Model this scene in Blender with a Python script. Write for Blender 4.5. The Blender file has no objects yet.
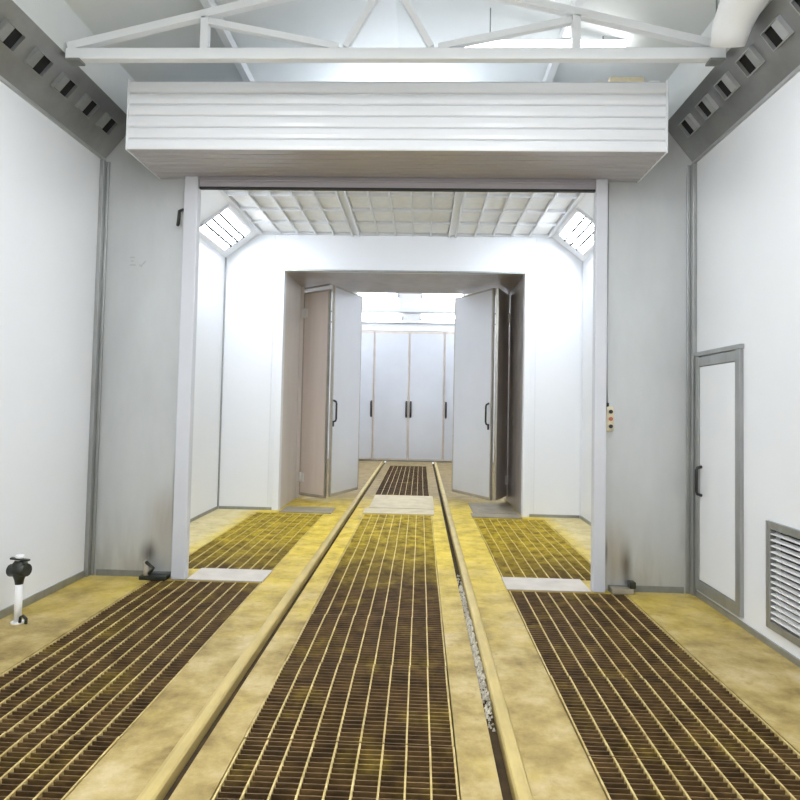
import bpy, bmesh, math, random
from mathutils import Matrix, Vector
random.seed(7)
S = bpy.context.scene
C = S.collection

# ------------------------------------------------------------------ helpers
class MB:
    """collects shapes into one mesh"""
    def __init__(self): self.bm = bmesh.new()
    def box(self, x0, x1, y0, y1, z0, z1):
        v = [self.bm.verts.new((x, y, z)) for x in (x0, x1) for y in (y0, y1) for z in (z0, z1)]
        for f in ((0,1,3,2),(4,6,7,5),(0,4,5,1),(2,3,7,6),(0,2,6,4),(1,5,7,3)):
            self.bm.faces.new([v[i] for i in f])
        return self
    def prism(self, pts, a0, a1, axis='y'):
        """pts: polygon in the other two axes, extruded from a0 to a1"""
        def P(p, a):
            if axis == 'y': return (p[0], a, p[1])
            if axis == 'x': return (a, p[0], p[1])
            return (p[0], p[1], a)
        A = [self.bm.verts.new(P(p, a0)) for p in pts]
        B = [self.bm.verts.new(P(p, a1)) for p in pts]
        n = len(pts)
        self.bm.faces.new(A); self.bm.faces.new(B[::-1])
        for i in range(n): self.bm.faces.new((A[i], A[(i+1) % n], B[(i+1) % n], B[i]))
        return self
    def bar(self, p0, p1, w, h=None):
        """rectangular bar from p0 to p1"""
        h = h or w
        p0, p1 = Vector(p0), Vector(p1)
        d = (p1 - p0).normalized()
        up = Vector((0, 0, 1)) if abs(d.z) < .9 else Vector((0, 1, 0))
        s = d.cross(up).normalized(); u = s.cross(d)
        R = []
        for p in (p0, p1):
            R.append([self.bm.verts.new(p + s*a*w/2 + u*b*h/2) for a, b in ((-1,-1),(1,-1),(1,1),(-1,1))])
        self.bm.faces.new(R[0]); self.bm.faces.new(R[1][::-1])
        for i in range(4): self.bm.faces.new((R[0][i], R[0][(i+1) % 4], R[1][(i+1) % 4], R[1][i]))
        return self
    def tube(self, pts, r, n=14):
        pts = [Vector(p) for p in pts]
        rr = r if isinstance(r, (list, tuple)) else [r]*len(pts)
        rings = []
        u = None
        for i, p in enumerate(pts):
            d = (pts[min(i+1, len(pts)-1)] - pts[max(i-1, 0)]).normalized()
            if u is None:
                u = d.orthogonal().normalized()
            u = (u - d*u.dot(d)).normalized(); w = d.cross(u)
            rings.append([self.bm.verts.new(p + (u*math.cos(t) + w*math.sin(t))*rr[i])
                          for t in [2*math.pi*k/n for k in range(n)]])
        for a, b in zip(rings, rings[1:]):
            for k in range(n):
                f = self.bm.faces.new((a[k], a[(k+1) % n], b[(k+1) % n], b[k])); f.smooth = True
        self.bm.faces.new(rings[0][::-1]); self.bm.faces.new(rings[-1])
        return self
    def build(self, name, m, parent=None, bevel=0, origin=None):
        bmesh.ops.recalc_face_normals(self.bm, faces=self.bm.faces)
        if origin is not None: bmesh.ops.translate(self.bm, verts=self.bm.verts, vec=-Vector(origin))
        elif parent is not None and parent.get('_w'): bmesh.ops.translate(self.bm, verts=self.bm.verts, vec=-parent.location)
        me = bpy.data.meshes.new(name); self.bm.to_mesh(me); self.bm.free()
        o = bpy.data.objects.new(name, me); C.objects.link(o)
        if origin is not None: o.location = origin
        me.materials.append(m)
        if parent: o.parent = parent
        if bevel:
            b = o.modifiers.new('bevel', 'BEVEL'); b.width = bevel; b.segments = 2; b.limit_method = 'ANGLE'
        return o

def tag(o, label, cat, group=None, kind=None):
    o['label'] = label; o['category'] = cat
    if group: o['group'] = group
    if kind: o['kind'] = kind
    return o
def thing(name, loc, label, cat, group=None):
    """an Empty at the thing's base; children built in world coordinates are re-based to it"""
    o = bpy.data.objects.new(name, None); C.objects.link(o); o.location = loc; o.empty_display_size = .1
    o['_w'] = 1
    return tag(o, label, cat, group)
def struct(o): o['kind'] = 'structure'; return o
def copy_tree(o, parent=None):
    c = o.copy(); C.objects.link(c)
    if parent: c.parent = parent
    for ch in list(o.children): copy_tree(ch, c)
    return c

# ------------------------------------------------------------------ materials
def mat(name, col, rough=.5, metal=0, noise=0, nscale=6, col2=None, bump=0, bscale=40, stretch=(1,1,1), spec=.5):
    m = bpy.data.materials.new(name); m.use_nodes = True
    nt = m.node_tree; N = nt.nodes; L = nt.links
    b = N['Principled BSDF']
    b.inputs['Base Color'].default_value = (*col, 1); b.inputs['Roughness'].default_value = rough
    b.inputs['Metallic'].default_value = metal; b.inputs['Specular IOR Level'].default_value = spec
    if noise or bump:
        g = N.new('ShaderNodeNewGeometry'); mp = N.new('ShaderNodeMapping'); mp.inputs['Scale'].default_value = stretch
        L.new(g.outputs['Position'], mp.inputs['Vector'])
    if noise:
        n = N.new('ShaderNodeTexNoise'); n.inputs['Scale'].default_value = nscale; n.inputs['Detail'].default_value = 6
        n.inputs['Roughness'].default_value = .6
        L.new(mp.outputs[0], n.inputs['Vector'])
        r = N.new('ShaderNodeValToRGB'); r.color_ramp.elements[0].position = .3; r.color_ramp.elements[1].position = .7
        c2 = col2 or tuple(c*(1-noise) for c in col)
        r.color_ramp.elements[0].color = (*c2, 1); r.color_ramp.elements[1].color = (*col, 1)
        L.new(n.outputs['Fac'], r.inputs['Fac']); L.new(r.outputs['Color'], b.inputs['Base Color'])
    if bump:
        n2 = N.new('ShaderNodeTexNoise'); n2.inputs['Scale'].default_value = bscale; n2.inputs['Detail'].default_value = 4
        L.new(mp.outputs[0], n2.inputs['Vector'])
        bp = N.new('ShaderNodeBump'); bp.inputs['Strength'].default_value = bump; bp.inputs['Distance'].default_value = .01
        L.new(n2.outputs['Fac'], bp.inputs['Height']); L.new(bp.outputs[0], b.inputs['Normal'])
    return m
def emit(name, col, s):
    m = bpy.data.materials.new(name); m.use_nodes = True
    b = m.node_tree.nodes['Principled BSDF']
    b.inputs['Base Color'].default_value = (.9, .9, .9, 1)
    b.inputs['Emission Color'].default_value = (*col, 1); b.inputs['Emission Strength'].default_value = s
    return m

def floor_material():
    """concrete caked with yellow overspray, heaviest in the spray booth"""
    m = bpy.data.materials.new('stained_concrete'); m.use_nodes = True
    nt = m.node_tree; N = nt.nodes; L = nt.links; b = N['Principled BSDF']
    g = N.new('ShaderNodeNewGeometry'); sp = N.new('ShaderNodeSeparateXYZ'); L.new(g.outputs['Position'], sp.inputs[0])
    def noise(sc, det=6):
        n = N.new('ShaderNodeTexNoise'); n.inputs['Scale'].default_value = sc; n.inputs['Detail'].default_value = det
        n.inputs['Roughness'].default_value = .65; L.new(g.outputs['Position'], n.inputs['Vector']); return n.outputs['Fac']
    def ramp(src, *els):
        r = N.new('ShaderNodeValToRGB'); e = r.color_ramp.elements
        while len(e) < len(els): e.new(.5)
        for k, (p, c) in zip(e, els): k.position = p; k.color = (*c, 1)
        L.new(src, r.inputs['Fac']); return r.outputs['Color']
    def mixc(f, a, c):
        x = N.new('ShaderNodeMix'); x.data_type = 'RGBA'; L.new(f, x.inputs['Factor'])
        L.new(a, x.inputs['A']); L.new(c, x.inputs['B']); return x.outputs['Result']
    tan = ramp(noise(3.5), (.34, (.24, .165, .045)), (.5, (.43, .32, .11)), (.68, (.60, .48, .25)))
    yel = ramp(noise(4.5), (.34, (.46, .31, .02)), (.5, (.73, .53, .04)), (.68, (.82, .66, .14)))
    # amount of overspray along the rails, a property of the floor itself
    mr = N.new('ShaderNodeMapRange'); mr.inputs['From Min'].default_value = 3.6; mr.inputs['From Max'].default_value = 6.4
    L.new(sp.outputs['Y'], mr.inputs['Value'])
    mr2 = N.new('ShaderNodeMapRange'); mr2.inputs['From Min'].default_value = 11.; mr2.inputs['From Max'].default_value = 8.8
    L.new(sp.outputs['Y'], mr2.inputs['Value'])
    mu = N.new('ShaderNodeMath'); mu.operation = 'MULTIPLY'; L.new(mr.outputs[0], mu.inputs[0]); L.new(mr2.outputs[0], mu.inputs[1])
    ad = N.new('ShaderNodeMath'); ad.operation = 'MULTIPLY_ADD'; ad.inputs[1].default_value = 1.5; ad.inputs[2].default_value = -.84
    L.new(noise(2.2), ad.inputs[0])
    ad2 = N.new('ShaderNodeMath'); ad2.operation = 'ADD'; ad2.use_clamp = True
    L.new(mu.outputs[0], ad2.inputs[0]); L.new(ad.outputs[0], ad2.inputs[1])
    c = mixc(ad2.outputs[0], tan, yel)
    # cream along the booth walls; far hall dirt browned to offset bright lamps
    def mth(op, a, b_):
        k = N.new('ShaderNodeMath'); k.operation = op; k.use_clamp = op == 'MULTIPLY'
        for i, v in enumerate((a, b_)):
            if isinstance(v, (int, float)): k.inputs[i].default_value = v
            else: L.new(v, k.inputs[i])
        return k.outputs[0]
    def rng(src, f0, f1, t1=1):
        q = N.new('ShaderNodeMapRange'); q.inputs['From Min'].default_value = f0; q.inputs['From Max'].default_value = f1
        q.inputs['To Max'].default_value = t1; L.new(src, q.inputs['Value']); return q.outputs[0]
    ab = N.new('ShaderNodeMath'); ab.operation = 'ABSOLUTE'; L.new(mth('ADD', sp.outputs['X'], .275), ab.inputs[0])
    edge = mth('ADD', ab.outputs[0], mth('MULTIPLY', noise(3), .3))
    fc = mth('MULTIPLY', rng(edge, 2.1, 2.35, .8), rng(sp.outputs['Y'], 5.0, 5.6))
    cream = ramp(noise(5), (.35, (.62, .52, .27)), (.65, (.80, .71, .46)))
    c = mixc(fc, c, cream)
    brown = ramp(noise(5), (.35, (.19, .13, .05)), (.65, (.36, .27, .12)))
    c = mixc(rng(sp.outputs['Y'], 9.3, 10.6, .85), c, brown)
    # dark oily blots
    bl = ramp(noise(11, 10), (.57, (0, 0, 0)), (.74, (1, 1, 1)))
    dk = N.new('ShaderNodeRGB'); dk.outputs[0].default_value = (.24, .15, .04, 1)
    sc = N.new('ShaderNodeMath'); sc.operation = 'MULTIPLY'; sc.inputs[1].default_value = .6
    L.new(bl, sc.inputs[0])
    c = mixc(sc.outputs[0], c, dk.outputs[0])
    L.new(c, b.inputs['Base Color'])
    b.inputs['Roughness'].default_value = .62
    bp = N.new('ShaderNodeBump'); bp.inputs['Strength'].default_value = .6; bp.inputs['Distance'].default_value = .01
    L.new(noise(28, 8), bp.inputs['Height']); L.new(bp.outputs[0], b.inputs['Normal'])
    return m

def grate_material(name, a0, a1, b0, b1, sc):
    """rusty steel in the front bay and far hall, caked with yellow paint inside the booth"""
    m = bpy.data.materials.new(name); m.use_nodes = True
    nt = m.node_tree; N = nt.nodes; L = nt.links; b = N['Principled BSDF']; b.inputs['Roughness'].default_value = .55
    g = N.new('ShaderNodeNewGeometry'); sp = N.new('ShaderNodeSeparateXYZ'); L.new(g.outputs['Position'], sp.inputs[0])
    def noise(k):
        n = N.new('ShaderNodeTexNoise'); n.inputs['Scale'].default_value = k; n.inputs['Detail'].default_value = 6
        n.inputs['Roughness'].default_value = .65; L.new(g.outputs['Position'], n.inputs['Vector']); return n.outputs['Fac']
    def ramp(src, c0, c1):
        r = N.new('ShaderNodeValToRGB'); r.color_ramp.elements[0].position = .36; r.color_ramp.elements[1].position = .64
        r.color_ramp.elements[0].color = (*c0, 1); r.color_ramp.elements[1].color = (*c1, 1)
        L.new(src, r.inputs['Fac']); return r.outputs['Color']
    def mrange(f0, f1):
        q = N.new('ShaderNodeMapRange'); q.inputs['From Min'].default_value = f0; q.inputs['From Max'].default_value = f1
        L.new(sp.outputs['Y'], q.inputs['Value']); return q.outputs[0]
    mu = N.new('ShaderNodeMath'); mu.operation = 'MULTIPLY'; L.new(mrange(4.9, 6.9), mu.inputs[0]); L.new(mrange(10.3, 9.3), mu.inputs[1])
    ad = N.new('ShaderNodeMath'); ad.operation = 'MULTIPLY_ADD'; ad.inputs[1].default_value = 1.5; ad.inputs[2].default_value = -.80; L.new(noise(2.6), ad.inputs[0])
    a2 = N.new('ShaderNodeMath'); a2.operation = 'ADD'; a2.use_clamp = True; L.new(mu.outputs[0], a2.inputs[0]); L.new(ad.outputs[0], a2.inputs[1])
    x = N.new('ShaderNodeMix'); x.data_type = 'RGBA'; L.new(a2.outputs[0], x.inputs['Factor'])
    L.new(ramp(noise(sc), a0, a1), x.inputs['A']); L.new(ramp(noise(sc), b0, b1), x.inputs['B'])
    L.new(x.outputs['Result'], b.inputs['Base Color'])
    return m

def steel_panel_material():
    """brushed galvanised sheet, cloudy, with scuffs along the foot"""
    m = mat('galvanised_sheet', (.63, .645, .64), .40, .5, .2, 1.3, bump=.05, bscale=60, stretch=(1, 1, .35))
    nt = m.node_tree; N = nt.nodes; L = nt.links; b = N['Principled BSDF']
    g = N.new('ShaderNodeNewGeometry'); sp = N.new('ShaderNodeSeparateXYZ'); L.new(g.outputs['Position'], sp.inputs[0])
    mp = N.new('ShaderNodeMapping'); mp.inputs['Scale'].default_value = (9, 9, 1.6); L.new(g.outputs['Position'], mp.inputs['Vector'])
    n = N.new('ShaderNodeTexNoise'); n.inputs['Scale'].default_value = 1; n.inputs['Detail'].default_value = 5; L.new(mp.outputs[0], n.inputs['Vector'])
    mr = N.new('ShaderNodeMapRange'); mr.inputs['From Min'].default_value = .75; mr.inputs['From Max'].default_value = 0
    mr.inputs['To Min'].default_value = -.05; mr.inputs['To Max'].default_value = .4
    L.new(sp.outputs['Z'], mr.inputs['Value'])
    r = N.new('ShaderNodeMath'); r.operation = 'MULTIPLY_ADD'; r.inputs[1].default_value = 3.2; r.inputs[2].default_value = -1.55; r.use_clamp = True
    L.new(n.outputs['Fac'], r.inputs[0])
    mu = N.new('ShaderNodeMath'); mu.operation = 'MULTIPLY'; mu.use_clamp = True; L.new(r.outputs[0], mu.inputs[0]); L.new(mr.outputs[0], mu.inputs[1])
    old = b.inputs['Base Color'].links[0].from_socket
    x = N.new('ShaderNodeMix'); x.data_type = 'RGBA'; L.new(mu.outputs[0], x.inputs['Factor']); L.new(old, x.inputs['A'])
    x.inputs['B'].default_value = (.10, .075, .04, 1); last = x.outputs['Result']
    # soot and rust marks above the floor latches and beside the posts
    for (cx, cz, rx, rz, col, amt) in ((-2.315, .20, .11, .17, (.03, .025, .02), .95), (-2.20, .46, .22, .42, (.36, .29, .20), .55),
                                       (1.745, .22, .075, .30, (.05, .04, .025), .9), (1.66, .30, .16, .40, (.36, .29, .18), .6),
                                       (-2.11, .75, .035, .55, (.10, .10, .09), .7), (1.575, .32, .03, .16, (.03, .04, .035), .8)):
        q = N.new('ShaderNodeMapping'); q.vector_type = 'TEXTURE'
        q.inputs['Location'].default_value = (cx, YWALL, cz); q.inputs['Scale'].default_value = (rx, 1, rz)
        L.new(g.outputs['Position'], q.inputs['Vector'])
        ln = N.new('ShaderNodeVectorMath'); ln.operation = 'LENGTH'; L.new(q.outputs[0], ln.inputs[0])
        k = N.new('ShaderNodeMapRange'); k.interpolation_type = 'SMOOTHSTEP'; k.inputs['From Min'].default_value = 1.0; k.inputs['From Max'].default_value = .0
        k.inputs['To Max'].default_value = amt; L.new(ln.outputs['Value'], k.inputs['Value'])
        k2 = N.new('ShaderNodeMath'); k2.operation = 'MULTIPLY_ADD'; k2.inputs[1].default_value = 1.7; k2.inputs[2].default_value = -.1; k2.use_clamp = True
        L.new(n.outputs['Fac'], k2.inputs[0])
        k3 = N.new('ShaderNodeMath'); k3.operation = 'MULTIPLY'; L.new(k.outputs[0], k3.inputs[0]); L.new(k2.outputs[0], k3.inputs[1])
        y = N.new('ShaderNodeMix'); y.data_type = 'RGBA'; L.new(k3.outputs[0], y.inputs['Factor']); L.new(last, y.inputs['A'])
        y.inputs['B'].default_value = (*col, 1); last = y.outputs['Result']
    L.new(last, b.inputs['Base Color'])
    return m
YWALL = 5.155

M = dict(
    floor=floor_material(), sheet=steel_panel_material(),
    white=mat('white_panel', (.84, .855, .875), .22, 0, .03, 1.2),
    booth=mat('white_booth_panel', (.86, .875, .90), .35),
    roof=mat('roof_sheet', (.74, .77, .77), .55, 0, .06, 2),
    trim=mat('aluminium_trim', (.43, .44, .43), .38, .7, .25, 8, stretch=(1, 1, .3)),
    dtrim=mat('dull_trim', (.30, .31, .30), .45, .5, .3, 10),
    post=mat('painted_post', (.66, .67, .71), .4, .1, .06, 3),
    bar=mat('mauve_grey_bar', (.42, .39, .41), .4, .35, .1, 4, stretch=(.4, 1, 1)),
    rubber=mat('black_rubber', (.02, .02, .02), .6),
    slat=mat('white_slat', (.84, .85, .87), .3, 0, .03, 3, stretch=(.3, 1, 1)),
    truss=mat('white_steel', (.80, .82, .84), .4),
    plenum=mat('dark_steel_sheet', (.36, .365, .365), .36, .75, .4, 1.8, bump=.08, bscale=12),
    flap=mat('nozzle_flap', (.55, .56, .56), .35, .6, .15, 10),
    hole=mat('nozzle_hole', (.012, .012, .012), .9),
    black=mat('black_plastic', (.02, .02, .022), .4),
    cream=mat('cream_plastic', (.75, .66, .46), .5, 0, .15, 30),
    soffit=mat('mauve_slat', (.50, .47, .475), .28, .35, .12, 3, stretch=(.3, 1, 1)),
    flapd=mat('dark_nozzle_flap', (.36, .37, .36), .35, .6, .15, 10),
    platey=mat('yellowed_plate', (.66, .56, .34), .55, .1, .25, 5),
    vestl=mat('reflection_toned_metal', (.72, .67, .63), .36, .2, .12, 2.2, stretch=(1.5, 1.5, .25)),  # left wall paler than right: a bright reflection put into the colour
    leafl=mat('reflection_toned_steel', (.78, .69, .64), .3, .25, .12, 2, stretch=(2.5, 2.5, .2)),  # pinkish brightness of a reflection painted into the left leaf
    jamb=mat('pale_jamb', (.80, .73, .69), .35, .3, .12, 4, stretch=(1, 1, .3)),
    hinge=mat('zinc_hinge', (.86, .84, .82), .4, .2),
    farjamb=mat('far_door_edge', (.76, .68, .61), .35, .4, .2, 3),
    divider=mat('lamp_divider', (.06, .06, .062), .9, spec=.1),
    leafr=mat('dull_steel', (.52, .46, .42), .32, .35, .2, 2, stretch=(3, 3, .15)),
    pencil=mat('pencil_grey', (.44, .45, .44), .8),
    red=mat('red_button', (.45, .12, .07), .4),
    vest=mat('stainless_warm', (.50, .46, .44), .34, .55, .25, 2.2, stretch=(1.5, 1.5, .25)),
    leaf=mat('stainless_door', (.60, .56, .53), .3, .85, .15, 1.5, stretch=(1.5, 1.5, .2)),
    leafw=mat('pale_door_face', (.72, .735, .77), .3, .25, .05, 1.5),
    fdoor=mat('far_door_face', (.70, .73, .78), .3, .45, .06, 1.5),
    edge=mat('door_edge_steel', (.55, .52, .46), .3, .8, .2, 6),
    fgrid=mat('ceiling_grid', (.80, .82, .85), .4),
    pad=mat('filter_pad', (.92, .93, .93), .95, 0, .08, 9, bump=.3, bscale=50),
    housing=mat('lamp_housing', (.8, .81, .83), .4),
    bars=grate_material('grate_bar', (.42, .30, .10), (.66, .52, .22), (.58, .44, .07), (.78, .64, .18), 14),
    rods=grate_material('grate_rod', (.065, .036, .012), (.175, .10, .035), (.34, .22, .022), (.86, .66, .07), 7),
    pit=mat('pit_dirt', (.075, .045, .016), .95, 0, .6, 8),
    rail=mat('worn_rail', (.66, .51, .19), .45, .15, .3, 7, stretch=(1, .4, 1)),
    plate=mat('steel_cover_plate', (.66, .60, .52), .5, .2, .2, 5),
    plated=mat('dull_cover_plate', (.40, .35, .26), .6, .1, .35, 4),
    gravel=mat('debris', (.90, .85, .72), .7, 0, .45, 60),
    hose=mat('white_duct_wrap', (.84, .85, .86), .35),
    dark=mat('dark_cast_iron', (.05, .055, .045), .4, .5, .4, 30),
    whitep=mat('white_enamel', (.85, .85, .84), .35),
    tube=emit('booth_tubes', (.88, .945, 1.04), 26),
    bay=emit('added_lamp_tubes', (.92, .96, 1.02), 29),
    batten=emit('batten_tube', (.98, .99, 1.), 5),
    hall=emit('hall_tubes', (.90, .95, 1.03), 17),
)

# ------------------------------------------------------------------ dimensions (metres, camera stands at x=0 y=0)
XL, XR, CX = -2.85, 2.30, -.275
YW, YT = 5.155, 5.30           # wall with the roller shutter
JL, JR = -1.98, 1.447          # its opening
YB2 = 8.56                     # back wall of the booth
BXL, BXR = -2.88, 2.27
OL, OR, OZ = -2.0, 1.453, 3.45
YP = 10.1                      # end of the vestibule
YF = 16.8                      # far wall
Y0 = -2.5
G = [(-2.27, -1.31), (-.77, .185), (.75, 1.72)]
RL, RR = (-1.045, -.975), (.395, .465)
SL, SR = (-.975, -.925), (.345, .395)

# ------------------------------------------------------------------ floor with pits and rail slots
xs = sorted({-3.1, 2.6, *[v for g in G for v in g], *RL, *RR, *SL, *SR})
ys = [Y0, 1.92, 5.08, 5.44, 8.35, 8.45, 10.32, 15.52, YF]
f = MB()
for x0, x1 in zip(xs, xs[1:]):
    for y0, y1 in zip(ys, ys[1:]):
        xm, ym = (x0+x1)/2, (y0+y1)/2
        z = 0
        if G[1][0] < xm < G[1][1] and (1.92 < ym < 8.45 or 10.32 < ym < 15.52): z = None
        if any(g[0] < xm < g[1] for g in (G[0], G[2])) and (1.92 < ym < 5.08 or 5.44 < ym < 8.35): z = None
        if any(r[0] < xm < r[1] for r in (RL, RR)): z = -.08
        if any(r[0] < xm < r[1] for r in (SL, SR)): z = -.055
        if z is not None: f.box(x0, x1, y0, y1, -.35, z)
struct(f.build('floor', M['floor']))
p = MB().box(-3.1, 2.6, Y0, YF, -.37, -.34)
struct(p.build('floor_pit', M['pit']))

# rails
for nm, (a, b), lab in (('left', RL, 'long worn yellow rail sunk in the floor, left one of the two'),
                        ('right', RR, 'long worn yellow rail sunk in the floor, right one, beside the gritty groove')):
    r = MB()
    w = (b-a)/2; c = (a+b)/2
    prof = [(a+.001, -.08), (b-.001, -.08), (b-.001, .002), (c+w*.75, .012), (c+w*.3, .016), (c-w*.3, .016), (c-w*.75, .012), (a+.001, .002)]
    r.prism(prof, Y0+.01, YF-.05)
    tag(r.build('floor_rail', M['rail'], origin=(c, 3, 0)), lab, 'rail')

for q in (SL, SR):
    struct(MB().box(q[0]+.001, q[1]-.001, Y0+.01, YF-.05, -.054, -.045).build('floor_groove', M['pit']))
# ------------------------------------------------------------------ gratings
def grate_proto(width, length, bars, rods, label, group):
    t = thing('floor_grating', (0, 0, 0), label, 'grating', group); t['_w'] = 0
    m = MB(); nb = 10
    for i in range(nb):
        x = -width/2 + .006 + (width-.012)*i/(nb-1)
        m.box(x-.0042, x+.0042, 0, length, -.035, 0)
    m.build('bearing_bars', bars, t)
    m = MB(); nr = round(length/.036)
    for i in range(nr+1):
        y = .005 + (length-.01)*i/nr
        m.box(-width/2+.003, width/2-.003, y-.003, y+.003, -.026, -.004)
    m.build('cross_rods', rods, t)
    return t
ORD = ['first', 'second', 'third', 'fourth', 'fifth', 'sixth', 'seventh', 'eighth']
first = {}
def lay(g, y_far, y_near, n, kind, labels, group):
    L = (y_far-y_near)/n; W = G[g][1]-G[g][0]-.008
    for i in range(n):
        key = (kind, round(L, 3))
        if key not in first:
            o = grate_proto(W, L-.012, M['bars'], M['rods'], labels(i), group)
            first[key] = o
        else:
            o = copy_tree(first[key]); o['label'] = labels(i); o['group'] = group
        o.location = ((G[g][0]+G[g][1])/2 + random.uniform(-.002, .002), y_far-(i+1)*L+.006, random.uniform(-.004, .002))
        o.rotation_euler = (random.uniform(-.004, .004), random.uniform(-.003, .003), random.uniform(-.0025, .0025))
lay(0, 5.08, 1.92, 4, 'b', lambda i: f'brown floor grating left of the left rail, {ORD[i]} in front of the left threshold plate', 'gratings left of the rails in front')
lay(2, 5.08, 1.92, 4, 'b', lambda i: f'brown floor grating right of the right rail, {ORD[i]} in front of the right threshold plate', 'gratings right of the rails in front')
lay(1, 8.45, 5.185, 4, 'y', lambda i: f'yellow-stained floor grating between the rails, {ORD[i]} in front of the centre cover plate', 'gratings between the rails')
lay(1, 5.185, 1.92, 4, 'b', lambda i: f'brown floor grating between the rails, {ORD[i+4]} in front of the centre cover plate', 'gratings between the rails')
lay(0, 8.35, 5.44, 4, 'y', lambda i: f'yellow-stained floor grating in the booth, left row, {ORD[3-i]} behind the left threshold plate', 'gratings left of the rails in the booth')
lay(2, 8.35, 5.44, 4, 'y', lambda i: f'yellow-stained floor grating in the booth, right row, {ORD[3-i]} behind the right threshold plate', 'gratings right of the rails in the booth')
lay(1, 15.52, 10.32, 6, 'b', lambda i: f'brown floor grating in the far hall, {ORD[i]} in front of the closed far doors', 'gratings in the far hall')

# cover plates
def plate(x0, x1, y0, y1, m, lab, skew=0):
    b = MB().prism([(x0, y0), (x1, y0), (x1, y1), (x0, y1)], .001, .013, 'z')
    tag(b.build('cover_plate', m, bevel=.003, origin=((x0+x1)/2, (y0+y1)/2, 0)), lab, 'plate')
plate(-1.955, -1.305, 5.075, 5.43, M['plate'], 'pale steel threshold plate at the foot of the left shutter post')
plate(.745, 1.44, 5.075, 5.43, M['plate'], 'pale steel threshold plate at the foot of the right shutter post')
plate(-.79, .22, 8.46, 8.90, M['platey'], 'pale cover plate across the track between the booth and far hall, nearer of two')
plate(-.74, .23, 8.93, 10.22, M['platey'], 'long pale cover plate between the rails in the vestibule, farther of two')
plate(-1.95, -1.22, 8.38, 8.84, M['plated'], 'dull grey plate on the floor before the left folding door')
plate(.78, 1.43, 8.72, 9.62, M['plated'], 'dull brown plate on the floor under the right folding door')
plate(.74, 1.43, 8.37, 8.68, M['plated'], 'narrow dull plate at the back edge of the right booth grating')

# gritty debris in the right groove
gm = MB()
for i in range(900):
    y = random.triangular(2.9, 5.6, 3.7); x = random.uniform(SR[0]+.008, SR[1]-.006)
    s = random.uniform(.003, .009)
    q = [Vector((random.uniform(-1, 1), random.uniform(-1, 1), random.uniform(-.6, 1)))*s for _ in range(4)]
    z = -.045 + random.uniform(.004, .042)
    vs = [gm.bm.verts.new(Vector((x, y, z))+Vector(v)) for v in ((s,0,-s),(-s,s*.8,-s),(-s,-s*.8,-s),(q[0].x,q[0].y,s))]
    for t3 in ((0,1,2),(0,3,1),(1,3,2),(2,3,0)): gm.bm.faces.new([vs[k] for k in t3])
tag(gm.build('grit', M['gravel'], origin=(.37, 4.4, -.05)), 'pale grit and flakes lying in the groove beside the right rail', 'grit', kind='stuff')

# ------------------------------------------------------------------ front bay
struct(MB().box(XL-.1, XL, Y0, YW, 0, 3.66).build('wall_left', M['white']))
# right wall with recess for the vent
w = MB(); VY0, VY1, VZ0, VZ1 = 3.42, 4.03, .15, .78
w.box(XR, XR+.1, Y0, VY0, 0, 3.66).box(XR, XR+.1, VY1, YW, 0, 3.66).box(XR, XR+.1, VY0, VY1, 0, VZ0).box(XR, XR+.1, VY0, VY1, VZ1, 3.66)
struct(w.build('wall_right', M['white']))
w = MB()
w.box(XL-.1, JL-.08, YW, YT, 0, 4.15).box(JR+.09, XR+.1, YW, YT, 0, 4.15).box(JL-.08, JR+.09, YW, YT, 3.46, 4.15)
wf = struct(w.build('wall_front', M['sheet']))
m = MB()
for a, b_ in (((-2.585, 2.772), (-2.54, 2.773)), ((-2.575, 2.741), (-2.548, 2.741)), ((-2.583, 2.705), (-2.529, 2.706)), ((-2.441, 2.742), (-2.484, 2.697)), ((-2.50, 2.71), (-2.475, 2.69))):
    m.bar((a[0], YW-.0008, a[1]), (b_[0], YW-.0008, b_[1]), .0015, .012)
m.build('pencil_marks', M['pencil'], wf)
# upright ledges above the air plenums and the pitched roof
PU = .275
LX, RX, LZ0, LZ1 = XL+PU, XR-PU+.02, 3.97, 4.33
struct(MB().box(LX-.06, LX, Y0, 9, LZ0+.0, LZ1+.02).build('wall_left_ledge', M['roof']))
struct(MB().box(RX, RX+.06, Y0, 9, LZ0+.0, LZ1+.02).build('wall_right_ledge', M['roof']))
SLP = .26; RZ = LZ1 + SLP*(RX-CX)
r = MB().prism([(RX+.1, LZ1-.026), (CX, RZ), (LX-.1, LZ1-.026), (LX-.1, LZ1+.04), (CX, RZ+.07), (RX+.1, LZ1+.04)], Y0, 9)
struct(r.build('ceiling', M['roof']))
struct(MB().box(LX, RX, 9, 9.1, 4.1, RZ+.05).build('wall_gable', M['roof']))
# purlins
for x, lab in ((1.1, 'white roof purlin above the right half of the shutter housing'), (-1.65, 'white roof purlin above the left half of the shutter housing')):
    z = LZ1 + SLP*((RX-x) if x > CX else (x-LX))
    pm = MB().box(x-.03, x+.03, Y0+.05, 8.95, z-.11, z-.022)
    tag(pm.build('roof_purlin', M['truss'], origin=(x, 4, z)), lab, 'beam')
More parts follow.
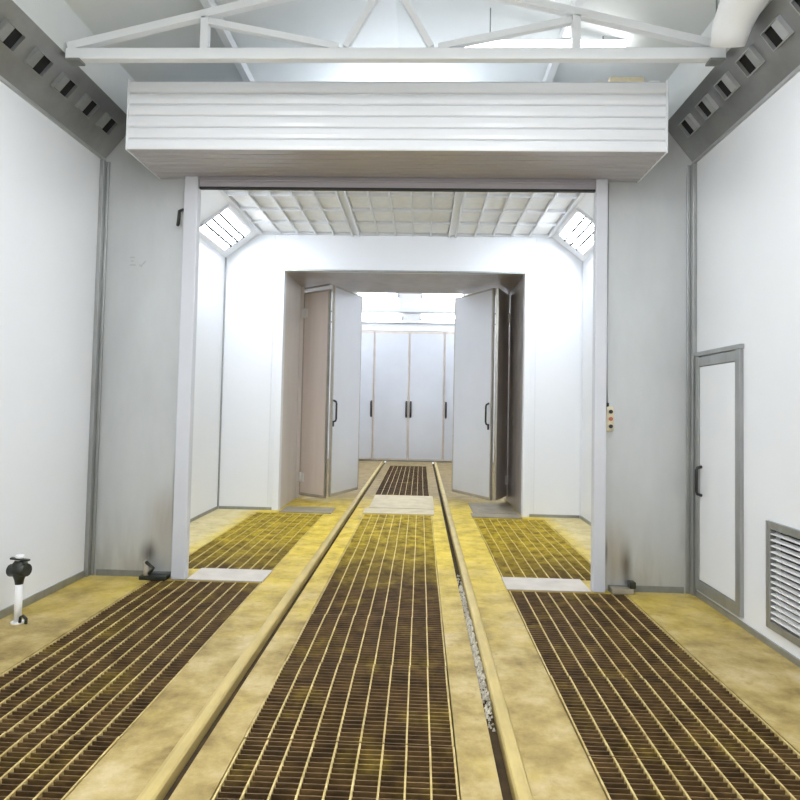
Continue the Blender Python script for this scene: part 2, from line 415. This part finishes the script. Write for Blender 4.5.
# truss
ty, tz = 4.1, 3.955
t = thing('roof_truss', (CX, ty, tz), 'white steel roof truss spanning the bay above the shutter housing', 'truss')
MB().box(LX+.01, RX-.01, ty-.03, ty+.03, tz-.035, tz+.045).build('bottom_chord', M['truss'], t, .006)
for s, xe in ((1, RX-.02), (-1, LX+.02)):
    MB().bar((xe, ty, tz+.06), (CX+s*.02, ty, tz+.06+.24*abs(xe-CX)), .05, .055).build('top_chord', M['truss'], t)
    xv = CX + s*1.30
    zt = tz+.06+.24*abs(xe-xv)
    MB().bar((xv, ty, tz+.04), (xv, ty, zt-.02), .055, .05).build('web_post', M['truss'], t)
    MB().bar((xv-s*.03, ty, zt-.05), (CX+s*.35, ty, tz+.06), .04, .045).build('web_brace', M['truss'], t)
    MB().bar((CX+s*.3, ty, tz+.06), (CX+s*.02, ty, tz+.02+.24*abs(xe-CX)-.02), .04, .045).build('web_brace', M['truss'], t)
    MB().box(min(xe, xe-s*.1), max(xe, xe-s*.1), ty-.04, ty+.04, tz-.05, tz-.035).build('gusset_plate', M['dtrim'], t)
# hanging rod beside truss end
hr = MB().tube([(1.96, 4.05, 4.1), (1.96, 4.05, 4.345)], .006, 8)
tag(hr.build('hanger_rod', M['trim'], origin=(1.96, 4.05, 4.2)), 'thin steel hanger rod under the roof near the right truss end', 'rod')
# batten lamp beyond the wall
def lamp_box(name, lab, x0, x1, y0, y1, z0, z1, m, grp=None, tube_axis='x', cat='lamp'):
    t = thing(name, ((x0+x1)/2, (y0+y1)/2, z1), lab, cat, grp)
    return t
t = thing('batten_lamp', (.93, 4.74, 4.45), 'bright batten lamp hanging under the roof behind the truss post', 'lamp')
MB().box(.29, 1.57, 4.70, 4.76, 4.437, 4.447).build('housing', M['housing'], t)
MB().box(.30, 1.56, 4.69, 4.765, 4.361, 4.436).build('diffuser', M['batten'], t)
for x in (.5, 1.4):
    MB().tube([(x, 4.73, 4.447), (x, 4.73, LZ1+SLP*(RX-x)-.005)], .005, 6).build('suspension_wire', M['trim'], t)

# air plenums with nozzles
def plenum(side):
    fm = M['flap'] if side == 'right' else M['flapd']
    s = 1 if side == 'right' else -1
    xw = XR if s > 0 else XL; xu = RX if s > 0 else LX
    t = thing('air_plenum', (xw-s*.1, 1.3, 3.64), f'dark steel slanted air plenum along the top of the {side} white wall', 'air duct')
    MB().prism([(xw, 3.64), (xu, 3.97), (xw, 3.97)], Y0, YW-.003).build('slanted_panel', M['plenum'], t)
    e = MB().prism([(xw, 3.625), (xw-s*.012, 3.63), (xw-s*.012, 3.655), (xw, 3.66)], Y0, YW-.003)
    e.build('lower_flange', M['flap'], t)
    up = Vector((xu-xw, 0, .33)).normalized()
    nrm = Vector((-s*.33, 0, -abs(xu-xw))).normalized()
    nrm = (nrm - up*nrm.dot(up)).normalized()
    base = Vector((xw, 0, 3.64)) + up*.255
    ax = up.cross(nrm)   # along the bay
    for k in range(9):
        y = 4.86 - .30*k
        hw, hh = .085, .068
        fr = MB()
        fr.box(-hw, hw, hh-.006, hh, 0, .03).box(-hw, hw, -hh, -hh+.006, 0, .03).box(-hw, -hw+.005, -hh+.006, hh-.006, 0, .03).box(hw-.005, hw, -hh+.006, hh-.006, 0, .03)
        o = fr.build('air_nozzle', fm)
        hb = MB().box(-hw+.005, hw-.005, -hh+.006, hh-.006, .001, .004).build('nozzle_opening', M['hole'])
        d = 1 if ax.y > 0 else -1
        fl = MB()
        a0, a1 = -d*(hw-.006), -d*.012
        zt, zb = .03, .019 + .004*(k % 3)
        fl.prism([(a0, zt-.004), (a1, zb-.004), (a1, zb), (a0, zt)], -hh+.008, hh-.008, 'y')
        g = fl.build('nozzle_flap', fm)
        hb.parent = o; g.parent = o; o.parent = t
        Mx = Matrix((( *ax, 0), (*up, 0), (*nrm, 0), (0, 0, 0, 1))).transposed()
        loc = base + Vector((0, y, 0)) - t.location
        o.matrix_basis = Matrix.Translation(loc) @ Mx
plenum('left'); plenum('right')

# white duct resting on the right plenum edge
dpts = [(1.9152, 1.2, 4.05), (1.9152, 2.4, 4.05), (1.9152, 3.3, 4.05), (1.9152, 3.5, 4.04), (1.912, 3.66, 4.0), (1.912, 3.76, 3.935), (1.916, 3.82, 3.85)]
d = MB().tube(dpts, [.13]*3+[.13, .125, .115, .10], 22)
tag(d.build('air_duct', M['hose'], origin=(1.9, 3.0, 4.05)), 'white round duct along the top edge of the right air plenum', 'air duct')

# corner trims and skirting
n = 0
def trim(m, *boxes, bevel=.004):
    global n; n += 1
    b = MB()
    for q in boxes: b.box(*q)
    struct(b.build(f'trim_{n}', m, bevel=bevel))
trim(M['trim'], (XL, XL+.035, YW-.07, YW, .0, 3.62), (XL+.035, XL+.058, YW-.022, YW, 0, 3.62))
trim(M['trim'], (XR-.035, XR, YW-.07, YW, .0, 3.62), (XR-.062, XR-.035, YW-.022, YW, 0, 3.62))
struct(MB().box(XL, XL+.014, Y0, YW-.075, 0, .055).build('baseboard_left', M['trim']))
struct(MB().box(XR-.014, XR, Y0, YW-.075, 0, .04).build('baseboard_right', M['trim']))
struct(MB().box(XL+.08, JL-.14, YW-.014, YW, 0, .05).box(JR+.15, XR-.08, YW-.014, YW, 0, .05).build('baseboard_front', M['dtrim']))

# ------------------------------------------------------------------ roller shutter
YB = 4.54
t = thing('roller_shutter', (CX, 4.85, 3.4), 'white roller shutter with long slatted housing over the big opening', 'shutter')
x0, x1, z0, z1 = -2.33, 1.82, 3.475, 4.02
prof = []
def slats(a, b, n, horizontal):
    for i in range(n):
        u0 = a+(b-a)*i/n; u1 = a+(b-a)*(i+1)/n
        for q, off in ((.03, .010), (.10, .0), (.5, -.007), (.90, -.002), (.97, .010)):
            prof.append((u0+(u1-u0)*q, off))
front = []
nS = 6
for i in range(nS):
    a = z0+(z1-z0)*i/nS; b = z0+(z1-z0)*(i+1)/nS
    for q, off in ((.0, .004), (.06, -.006), (.35, -.010), (.75, -.006), (.93, .002), (.97, .012)):
        front.append((YB+off+.006, a+(b-a)*q))
front.append((YB+.006, z1))
bottom = []
nB = 7
for i in range(nB):
    a = YW-.004-(YW-.004-YB)*i/nB; b = YW-.004-(YW-.004-YB)*(i+1)/nB
    for q, off in ((.03, .006), (.10, .0), (.5, -.003), (.9, 0), (.97, .006)):
        bottom.append((a+(b-a)*q, z0+off))
pr = MB().prism([(YW-.004, z0+.012), (YB+.012, z0+.012)] + front + [(YW-.004, z1)], x0, x1, 'x')
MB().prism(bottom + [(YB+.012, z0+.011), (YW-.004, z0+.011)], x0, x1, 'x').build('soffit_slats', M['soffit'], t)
pr.build('slatted_housing', M['slat'], t)
MB().box(x0-.012, x0, YB-.012, YW-.004, z0-.008, z1+.008).build('end_cap', M['slat'], t, .003)
MB().box(x1, x1+.012, YB-.012, YW-.004, z0-.008, z1+.008).build('end_cap', M['slat'], t, .003)
MB().box(-1.96, 1.45, 5.08, 5.12, 3.385, 3.472).box(-1.96, 1.45, 5.065, 5.125, 3.43, 3.445).build('bottom_bar', M['bar'], t, .004)
MB().box(-1.96, 1.45, 5.085, 5.115, 3.366, 3.385).build('rubber_seal', M['rubber'], t)
for xa, xb in ((-2.088, -1.966), (1.452, 1.552)):
    g = MB().box(xa, xb, 5.07, YW-.002, 0.005, 3.472).build('guide_post', M['post'], t, .008)
    MB().box(xa-.03, xb+.03, 5.04, YW-.002, .001, .012).build('foot_plate', M['plate'], g)
# cream motor boxes on top of the housing
t = thing('motor_box', (1.58, 4.75, 4.02), 'cream motor box on top of the shutter housing at its right end', 'motor')
MB().box(1.42, 1.69, 4.62, 4.85, 4.024, 4.105).build('casing', M['cream'], t, .012)
MB().bar((1.45, 4.70, 4.112), (1.62, 4.74, 4.125), .05, .012).build('cable_clip', M['black'], t)
tag(MB().box(1.30, 1.37, 4.62, 4.8, 4.021, 4.068).build('junction_box', M['cream'], bevel=.006, origin=(1.33, 4.7, 4.021)),
    'small cream junction box left of the motor box on the shutter housing', 'box')
tag(MB().box(1.71, 1.80, 4.60, 4.7, 4.021, 4.062).build('end_bracket', M['whitep'], bevel=.006, origin=(1.75, 4.65, 4.021)),
    'small white bracket on the right end of the shutter housing', 'bracket')

# push button station
t = thing('push_button_station', (1.59, YW, 1.34), 'cream push-button station with three buttons beside the right shutter post', 'switch')
MB().box(1.558, 1.624, 5.095, YW, 1.335, 1.545).build('casing', M['cream'], t, .018)
for i, z in enumerate((1.50, 1.44, 1.378)):
    b = MB().tube([(1.592, 5.096, z), (1.592, 5.078, z)], .016, 16).build('push_button', M['black'] if i != 1 else M['red'], t)
MB().tube([(1.572, 5.125, 1.54), (1.572, 5.125, 1.575)], .016, 12).build('cable_gland', M['black'], t)
MB().tube([(1.572, 5.125, 1.575), (1.572, 5.135, 1.8), (1.572, 5.14, 3.46)], .007, 8).build('cable', M['trim'], t)
# small hook on the left panel, floor brackets at the posts
t = MB().tube([(-2.125, 5.15, 3.20), (-2.135, 5.10, 3.17), (-2.13, 5.08, 3.09), (-2.145, 5.10, 3.05), (-2.15, 5.13, 3.08)], .014, 10)
tag(t.build('wall_hook', M['dark'], origin=(-2.13, YW, 3.1)), 'small dark hook on the grey panel beside the left shutter post', 'hook')
t = thing('floor_latch', (-2.33, 5.08, 0), 'small dark floor latch at the foot of the left grey panel', 'latch')
MB().box(-2.35, -2.12, 5.04, 5.135, .001, .035).build('latch_base', M['dark'], t, .006)
MB().tube([(-2.30, 5.08, .034), (-2.30, 5.08, .13), (-2.32, 5.08, .155)], [.03, .024, .012], 12).build('latch_bolt', M['plate'], t)
MB().tube([(-2.27, 5.06, .05), (-2.23, 5.05, .10), (-2.30, 5.06, .15)], .014, 10).build('latch_lever', M['dark'], t)
t = thing('floor_latch', (1.70, 5.08, 0), 'small steel floor latch with dark post at the foot of the right grey panel', 'latch')
MB().box(1.60, 1.78, 5.05, 5.135, .001, .045).build('latch_base', M['plated'], t, .006)
MB().box(1.75, 1.80, 5.06, 5.13, .045, .10).build('latch_post', M['dark'], t, .006)

# ------------------------------------------------------------------ access door in the right wall
dy0, dy1, dz0, dz1 = 4.37, 5.03, .10, 1.97
d = struct(MB().box(XR-.02, XR-.001, dy0+.06, dy1-.04, dz0+.06, dz1-.09).build('door_1', M['white'], origin=(XR, 4.7, .07)))
d['label'] = 'narrow white access door with grey metal frame in the right wall'
def dchild(mb, nm, m, bevel=0):
    o = mb.build(nm, m, bevel=bevel, origin=(XR, 4.7, .07)); o.parent = d; o.location = (0, 0, 0); return o
dchild(MB().box(XR-.03, XR, dy0-.01, dy0+.055, dz0-.03, dz1).box(XR-.03, XR, dy1-.035, dy1+.02, dz0-.03, dz1)
       .box(XR-.03, XR, dy0+.055, dy1-.035, dz0-.03, dz0+.055), 'door_frame', M['trim'], .004)
dchild(MB().box(XR-.032, XR, dy0-.02, dy1+.03, dz1, dz1+.035).box(XR-.026, XR, dy0+.055, dy1-.035, dz1-.085, dz1-.012), 'frame_head', M['trim'], .003)
dchild(MB().tube([(XR-.02, dy1-.075, .84), (XR-.055, dy1-.075, .85), (XR-.062, dy1-.075, .87), (XR-.062, dy1-.075, 1.04), (XR-.055, dy1-.075, 1.06), (XR-.02, dy1-.075, 1.07)], .012, 10), 'door_handle', M['black'])
# louvred vent
t = thing('wall_vent', (XR, 3.72, .12), 'grey-framed louvred vent low in the right white wall beside the access door', 'vent')
MB().box(XR-.02, XR+.02, VY0-.03, VY0+.02, VZ0-.03, VZ1+.03).box(XR-.02, XR+.02, VY1-.02, VY1+.03, VZ0-.03, VZ1+.03).box(XR-.02, XR+.02, VY0+.02, VY1-.02, VZ1-.02, VZ1+.03).box(XR-.02, XR+.02, VY0+.02, VY1-.02, VZ0-.03, VZ0+.02).build('frame', M['trim'], t, .003)
lo = MB()
for i in range(15):
    z = VZ0+.035+i*(VZ1-VZ0-.05)/15
    lo.prism([(XR-.016, z), (XR+.022, z+.009), (XR+.022, z+.014), (XR-.016, z+.006)], VY0+.02, VY1-.02)
lo.build('louvres', M['whitep'], t)
MB().box(XR+.06, XR+.07, VY0, VY1, VZ0, VZ1).build('backing', M['hole'], t)

# pipe stand with valve by the left wall
t = thing('valve_stand', (-2.62, 3.92, 0), 'white pipe stand with a dark valve on top against the left wall', 'valve')
px, py = -2.68, 4.0
MB().tube([(px, py, .01), (px, py, .26)], .024, 16).tube([(px, py, .0), (px, py, .012)], .04, 16).build('pipe', M['whitep'], t)
MB().tube([(px, py, .26), (px, py, .29), (px, py, .33), (px, py, .39), (px, py, .42)], [.025, .03, .045, .05, .03], 16).tube([(px-.06, py, .35), (px+.065, py-.02, .36)], .042, 14).build('valve_body', M['dark'], t)
MB().tube([(px, py, .42), (px, py, .455)], .028, 14).build('valve_cap', M['whitep'], t)
MB().bar((px-.05, py-.02, .435), (px+.075, py-.02, .425), .025, .012).build('valve_lever', M['dark'], t)
MB().tube([(px+.03, py-.02, .015), (px+.04, py-.03, .05), (px+.06, py-.035, .062), (px+.085, py-.04, .045), (px+.085, py-.04, .012)], .010, 8).build('hose_ring', M['dark'], t)

# ------------------------------------------------------------------ spray booth
CZ0, CZ1 = 3.625, 4.0
CLX, CRX = -2.37, 1.80
struct(MB().box(BXL-.08, BXL, YT, YB2, 0, CZ1+.1).build('wall_booth_left', M['booth']))
struct(MB().box(BXR, BXR+.08, YT, YB2, 0, CZ1+.1).build('wall_booth_right', M['booth']))
# jamb lining behind the shutter
w = MB().box(BXL, JL-.10, YT, YT+.03, 0, CZ1).box(JR+.11, BXR, YT, YT+.03, 0, CZ1).box(JL-.10, JR+.11, YT, YT+.03, 3.47, CZ1)
struct(w.build('wall_booth_front', M['booth']))
w = MB().box(-3.1, OL, YB2, YB2+.1, 0, 4.15).box(OR, 2.5, YB2, YB2+.1, 0, 4.15).box(OL, OR, YB2, YB2+.1, OZ, 4.15)
struct(w.build('wall_booth_back', M['booth']))
# slanted lamp boards
struct(MB().prism([(BXL, CZ0), (CLX, CZ1), (BXL, CZ1)], YT+.03, YB2).build('trim_booth_left', M['booth']))
struct(MB().prism([(BXR, CZ0), (CRX, CZ1), (BXR, CZ1)], YT+.03, YB2).build('trim_booth_right', M['booth']))
trim(M['trim'], (BXL, BXL+.02, YB2-.02, YB2, .03, CZ0), bevel=0)
trim(M['fgrid'], (BXR-.02, BXR, YB2-.02, YB2, .03, CZ0), bevel=0)
struct(MB().box(BXL, BXL+.012, YT+.03, YB2-.02, 0, .04).build('baseboard_booth_left', M['trim']))
struct(MB().box(BXR-.012, BXR, YT+.03, YB2-.02, 0, .04).build('baseboard_booth_right', M['trim']))
struct(MB().box(BXL+.02, OL-.1, YB2-.012, YB2, 0, .04).box(OR+.1, BXR-.02, YB2-.012, YB2, 0, .04).build('baseboard_booth_back', M['trim']))
# frame of the inner opening
trim(M['booth'], (OL-.09, OL, YB2-.03, YB2, 0, OZ+.09), (OR, OR+.09, YB2-.03, YB2, 0, OZ+.09), (OL, OR, YB2-.03, YB2, OZ, OZ+.09))
trim(M['trim'], (OL, OR, YB2-.034, YB2+.02, OZ-.012, OZ+.012), bevel=0)
# panel seams
for x in (OL-.16, OR+.16):
    trim(M['fgrid'], (x-.006, x+.006, YB2-.006, YB2, .04, CZ1), bevel=0)
# filter ceiling
cl = struct(MB().box(BXL, BXR, YT, YB2, CZ1+.06, CZ1+.1).build('ceiling_booth', M['booth'], origin=(CX, 7, CZ1)))
def cchild(mb, nm, m, bevel=0):
    o = mb.build(nm, m, bevel=bevel, origin=(CX, 7, CZ1)); o.parent = cl; o.location = (0, 0, 0); return o
W = CRX-CLX; bays = [(CLX+.03, CLX+W/3-.06), (CLX+W/3+.06, CRX-W/3-.06), (CRX-W/3+.06, CRX-.03)]
for x in (CLX+W/3, CRX-W/3):
    m = MB()
    m.box(x-.06, x-.035, YT+.03, YB2, CZ1-.05, CZ1+.055).box(x+.035, x+.06, YT+.03, YB2, CZ1-.05, CZ1+.055).box(x-.035, x+.035, YT+.03, YB2, CZ1-.02, CZ1+.055)
    cchild(m, 'main_beam', M['fgrid'])
rows = [YB2-.02-.53*k for k in range(7)]
gr = MB()
gr.box(CLX-.02, CLX+.03, YT+.03, YB2, CZ1-.03, CZ1+.05).box(CRX-.03, CRX+.02, YT+.03, YB2, CZ1-.03, CZ1+.05)
for b, (xa, xb) in enumerate(bays):
    for i in range(1, 5):
        x = xa+(xb-xa)*i/5
        gr.box(x-.010, x+.010, YT+.03, YB2, CZ1-.035, CZ1+.03)
    for y in rows: gr.box(xa, xb, y-.017, y+.017, CZ1-.028, CZ1+.03)
cchild(gr, 'grid_bars', M['fgrid'])
for r0, r1 in zip(rows[:4], rows[1:5]):
    for xa, xb in bays:
        for i in range(5):
            a = xa+(xb-xa)*i/5; b = xa+(xb-xa)*(i+1)/5
            cchild(MB().box(a+.011, b-.011, r1+.018, r0-.018, CZ1+.005, CZ1+.03), 'filter_pad', M['pad'], .008)

# slanted booth lamps
def booth_lamp(side, y0, y1, lab):
    s = 1 if side == 'right' else -1
    A = Vector((BXR if s > 0 else BXL, 0, CZ0)); B = Vector((CRX if s > 0 else CLX, 0, CZ1))
    u = (B-A); Ls = u.length; u.normalize()
    nrm = Vector((-s*u.z, 0, -abs(u.x))); 
    t = thing('booth_lamp', tuple(A+u*Ls*.5+Vector((0, (y0+y1)/2, 0))), lab, 'lamp', 'slanted booth lamps')
    def P(a, h): q = A+u*(Ls*a)+nrm*h; return (q.x, q.z)
    def slab(m, a0, a1, h0, h1, ya, yb): m.prism([P(a0, h0), P(a1, h0), P(a1, h1), P(a0, h1)], ya, yb)
    m = MB()
    slab(m, .08, .14, .001, .03, y0, y1); slab(m, .84, .90, .001, .03, y0, y1)
    slab(m, .14, .84, .001, .03, y0, y0+.04); slab(m, .14, .84, .001, .03, y1-.04, y1)
    m.build('frame', M['housing'], t)
    m = MB(); slab(m, .14, .84, .001, .006, y0+.04, y1-.04); m.build('reflector', M['housing'], t)
    for k in range(4):
        a = .17+k*.17
        m = MB(); slab(m, a, a+.118, .010, .024, y0+.045, y1-.045); m.build('lamp_tube', M['tube'], t)
        if k: m = MB(); slab(m, a-.047, a-.006, .007, .052, y0+.045, y1-.045); m.build('divider', M['divider'], t)
booth_lamp('left', 7.22, 8.28, 'bright slanted lamp panel at the top left of the booth, near the inner opening')
booth_lamp('right', 7.22, 8.28, 'bright slanted lamp panel at the top right of the booth, near the inner opening')
booth_lamp('left', 5.5, 6.56, 'bright slanted lamp panel at the top left of the booth, just behind the shutter')
booth_lamp('right', 5.5, 6.56, 'bright slanted lamp panel at the top right of the booth, just behind the shutter')

# ------------------------------------------------------------------ vestibule
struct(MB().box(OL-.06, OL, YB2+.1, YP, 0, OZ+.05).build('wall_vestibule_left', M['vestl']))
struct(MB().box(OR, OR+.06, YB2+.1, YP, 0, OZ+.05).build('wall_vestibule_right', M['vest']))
struct(MB().box(OL, OR, YB2+.1, YP, OZ, OZ+.05).build('ceiling_vestibule', M['vest']))
trim(M['jamb'], (OL, OL+.06, 9.72, 9.765, 0, OZ), (OR-.02, OR, YP-.05, YP-.01, 0, OZ))
# folding doors, half open
LZ = (.09, 3.40)
def leaf(root, name, a, b, mface, mback, hinge_end=None, handle_at=None, handle_side=1, LZ=(.09, 3.40)):
    """leaf from plan point a to plan point b; local x runs along the leaf"""
    a, b = Vector((*a, 0)), Vector((*b, 0)); L = (b-a).length
    ang = math.atan2(b.y-a.y, b.x-a.x)
    o = MB().box(.02, L-.02, -.02, .02, LZ[0]+.02, LZ[1]-.02).build(name, mface)
    o.parent = root; o.location = a-root.location; o.location.z = 0; o.rotation_euler.z = ang
    fr = MB().box(0, .025, -.022, .022, *LZ).box(L-.025, L, -.022, .022, *LZ).box(.025, L-.025, -.022, .022, LZ[0], LZ[0]+.045).box(.025, L-.025, -.022, .022, LZ[1]-.03, LZ[1])
    q = fr.build('edge_frame', mback); q.parent = o
    if hinge_end is not None:
        for z in (.35, 3.0):
            h = MB(); s = handle_side
            for e in (-.075, .02): h.box(hinge_end+e, hinge_end+e+.055, s*.023 if s > 0 else -.03, .03 if s > 0 else -.023, z-.07, z+.07)
            h.tube([(hinge_end, s*.028, z-.08), (hinge_end, s*.028, z+.08)], .012, 10)
            k = h.build('hinge', M['hinge']); k.parent = o
    if handle_at is not None:
        s = handle_side; x = handle_at; zc = 1.42
        h = MB().tube([(x, s*.02, zc-.17), (x, s*.065, zc-.15), (x, s*.075, zc-.12), (x, s*.075, zc+.12), (x, s*.065, zc+.15), (x, s*.02, zc+.17)], .015, 10)
        h.box(x-.02, x+.02, min(s*.02, s*.03), max(s*.02, s*.03), zc-.24, zc-.15)
        k = h.build('handle', M['black']); k.parent = o
    return o
t = thing('folding_door', (-1.97, 9.74, 0), 'half-open folding door on the left of the vestibule, pale leaf towards the track', 'door')
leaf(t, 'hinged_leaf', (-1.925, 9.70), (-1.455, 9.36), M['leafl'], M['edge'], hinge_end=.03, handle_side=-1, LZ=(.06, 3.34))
MB().bar((-1.93, 9.73, 3.415), (-1.46, 9.40, 3.425), .03).build('top_arm', M['edge'], t, origin=t.location).location = (0, 0, 0)
leaf(t, 'outer_leaf', (-1.40, 9.34), (-1.06, 10.25), M['leafw'], M['edge'], handle_at=.04, handle_side=-1)
t = thing('folding_door', (1.43, 10.02, 0), 'half-open folding door on the right of the vestibule, pale leaf towards the track', 'door')
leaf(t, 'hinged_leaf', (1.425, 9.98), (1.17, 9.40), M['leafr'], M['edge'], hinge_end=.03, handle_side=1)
leaf(t, 'outer_leaf', (1.115, 9.38), (.575, 10.32), M['leafw'], M['edge'], handle_at=.07, handle_side=1)

# ------------------------------------------------------------------ far hall
HZ = 4.95
struct(MB().box(BXL-.1, BXL, YP, YF, 0, HZ).build('wall_hall_left', M['booth']))
struct(MB().box(BXR, BXR+.1, YP, YF, 0, HZ).build('wall_hall_right', M['booth']))
struct(MB().box(BXL, OL, YP, YP+.1, 0, HZ).box(OR, BXR, YP, YP+.1, 0, HZ).box(OL, OR, YP, YP+.1, OZ, HZ).build('wall_hall_front', M['booth']))
struct(MB().box(BXL-.1, BXR+.1, YF, YF+.1, 0, HZ).build('wall_hall_back', M['booth']))
struct(MB().box(BXL-.1, BXR+.1, YP, YF, HZ, HZ+.1).build('ceiling_hall', M['booth']))
# cross rails on the far wall
trim(M['trim'], (BXL, BXR, YF-.05, YF, 3.855, 3.885)); trim(M['trim'], (BXL, BXR, YF-.08, YF, 4.15, 4.185))
trim(M['fgrid'], (BXL, BXR, YF-.05, YF, 3.64, 3.70)); trim(M['fgrid'], (BXL, BXR, YF-.04, YF, 4.19, 4.30))
trim(M['fgrid'], (CX-.37, CX-.31, YF-.05, YF, 4.30, HZ))
trim(M['trim'], (BXL, BXR, YF-.04, YF, 0, .03))
# closed far folding doors
def far_leaf(root, x0, x1, handle_x):
    o = MB().box(x0+.03, x1-.03, YF-.05, YF-.002, .06, 3.60).build('leaf', M['fdoor'])
    bmesh_shift(o, root)
    e = MB().box(x0+.004, x0+.03, YF-.06, YF-.002, .04, 3.63).box(x1-.03, x1-.004, YF-.06, YF-.002, .04, 3.63).box(x0+.03, x1-.03, YF-.06, YF-.002, .04, .08).box(x0+.03, x1-.03, YF-.06, YF-.002, 3.57, 3.63).build('edge_frame', M['farjamb'])
    e.parent = o
    h = MB().tube([(handle_x, YF-.055, 1.24), (handle_x, YF-.12, 1.28), (handle_x, YF-.12, 1.62), (handle_x, YF-.055, 1.66)], .028, 10).build('handle', M['black'])
    h.parent = o
def bmesh_shift(o, root):
    o.parent = root; o.location = -root.location
t = thing('folding_door', (-1.32, YF, 0), 'closed pale folding door at the far end of the hall, left half', 'door')
far_leaf(t, -2.31, -1.325, -1.38); far_leaf(t, -1.32, -.345, -.40)
t = thing('folding_door', (.64, YF, 0), 'closed pale folding door at the far end of the hall, right half', 'door')
far_leaf(t, -.34, .635, -.28); far_leaf(t, .64, 1.62, .70)
# lamps on the far wall
for x0, x1, za, zb, lab in ((-1.75, -.58, 4.00, 4.09, 'lower left of four bright lamps above the closed far doors'),
                            (-.04, 1.13, 4.00, 4.09, 'lower right of four bright lamps above the closed far doors'),
                            (-1.85, -.71, 4.63, 4.74, 'upper left of four bright lamps above the closed far doors'),
                            (-.01, 1.13, 4.63, 4.74, 'upper right of four bright lamps above the closed far doors')):
    t = thing('hall_lamp', ((x0+x1)/2, YF, za), lab, 'lamp', 'lamps on the far wall')
    MB().box(x0, x1, YF-.04, YF+.003, za-.01, zb+.01).build('housing', M['housing'], t)
    MB().box(x0+.02, x1-.02, YF-.09, YF-.041, za, zb).build('tube_cover', M['hall'], t)
    MB().box(x0-.03, x0, YF-.08, YF, za-.03, za+.06).box(x1, x1+.03, YF-.08, YF, za-.03, za+.06).build('end_bracket', M['dtrim'], t)
# unseen lamps added along the hall roof to light the far hall
for k, y in enumerate((11.3, 13.0, 14.7)):
    for s, x in (('left', -1.7), ('right', 1.1)):
        t = thing('added_roof_lamp', (x, y, HZ), f'unseen lamp added under the hall roof, {s} row, {ORD[k]} from the folding doors', 'lamp', 'added lamps under the hall roof')
        MB().box(x-.17, x+.17, y-.62, y+.62, HZ-.06, HZ-.001).build('housing', M['housing'], t)
        MB().box(x-.15, x+.15, y-.6, y+.6, HZ-.08, HZ-.061).build('diffuser', M['hall'], t)

t = thing('added_loft_lamp', (CX, 6.9, 4.45), 'unseen lamp added to brighten the roof above the booth', 'lamp')  # hidden from view, added to lift the dark roof underside
MB().box(CX-.62, CX+.62, 6.75, 7.05, 4.37, 4.44).build('housing', M['housing'], t)
MB().box(CX-.60, CX+.60, 6.70, 6.749, 4.37, 4.45).build('diffuser', M['bay'], t)
for x in (CX-.5, CX+.5): MB().tube([(x, 6.9, 4.44), (x, 6.9, RZ-.13)], .006, 6).build('hanger', M['trim'], t)
# unseen lamps added under the front bay roof to light the bay
for k, y in enumerate((.0, 2.5)):
    for s, x in (('left', -1.35), ('right', .8)):
        z = 4.0
        t = thing('added_bay_lamp', (x, y, z+.1), f'unseen lamp added under the front bay roof, {s} row, {["behind the camera", "nearer the truss"][k]}', 'lamp', 'added lamps under the bay roof')
        MB().box(x-.17, x+.17, y-.62, y+.62, z+.02, z+.10).build('housing', M['housing'], t)
        MB().box(x-.15, x+.15, y-.6, y+.6, z, z+.019).build('diffuser', M['bay'], t)
        zr = LZ1 + SLP*((RX-x) if x > CX else (x-LX)) - .03
        for yy in (y-.5, y+.5): MB().tube([(x, yy, z+.1), (x, yy, zr+.02)], .006, 6).build('hanger', M['trim'], t)

for o in bpy.data.objects:
    if '_w' in o: del o['_w']

# ------------------------------------------------------------------ daylight through the open end of the bay
wd = bpy.data.worlds.new('daylight'); S.world = wd; wd.use_nodes = True
bg = wd.node_tree.nodes['Background']; bg.inputs['Color'].default_value = (.93, .97, 1, 1); bg.inputs['Strength'].default_value = 1.0

# ------------------------------------------------------------------ camera
cd = bpy.data.cameras.new('camera'); cam = bpy.data.objects.new('camera', cd); C.objects.link(cam)
cd.sensor_width = 36; cd.lens = 600/800*36; cd.shift_y = -15.67/800; cd.clip_start = .05
cam.matrix_world = (Matrix.Translation((0, 0, 1.5)) @ Matrix.Rotation(math.radians(2.017), 4, 'Z')
                    @ Matrix.Rotation(math.radians(90+2.205), 4, 'X') @ Matrix.Rotation(math.radians(1.169), 4, 'Z'))
S.camera = cam
vs = S.view_settings
vs.view_transform = 'Standard'; vs.look = 'None'; vs.gamma = 1; vs.use_curve_mapping = False; vs.exposure = 0.46
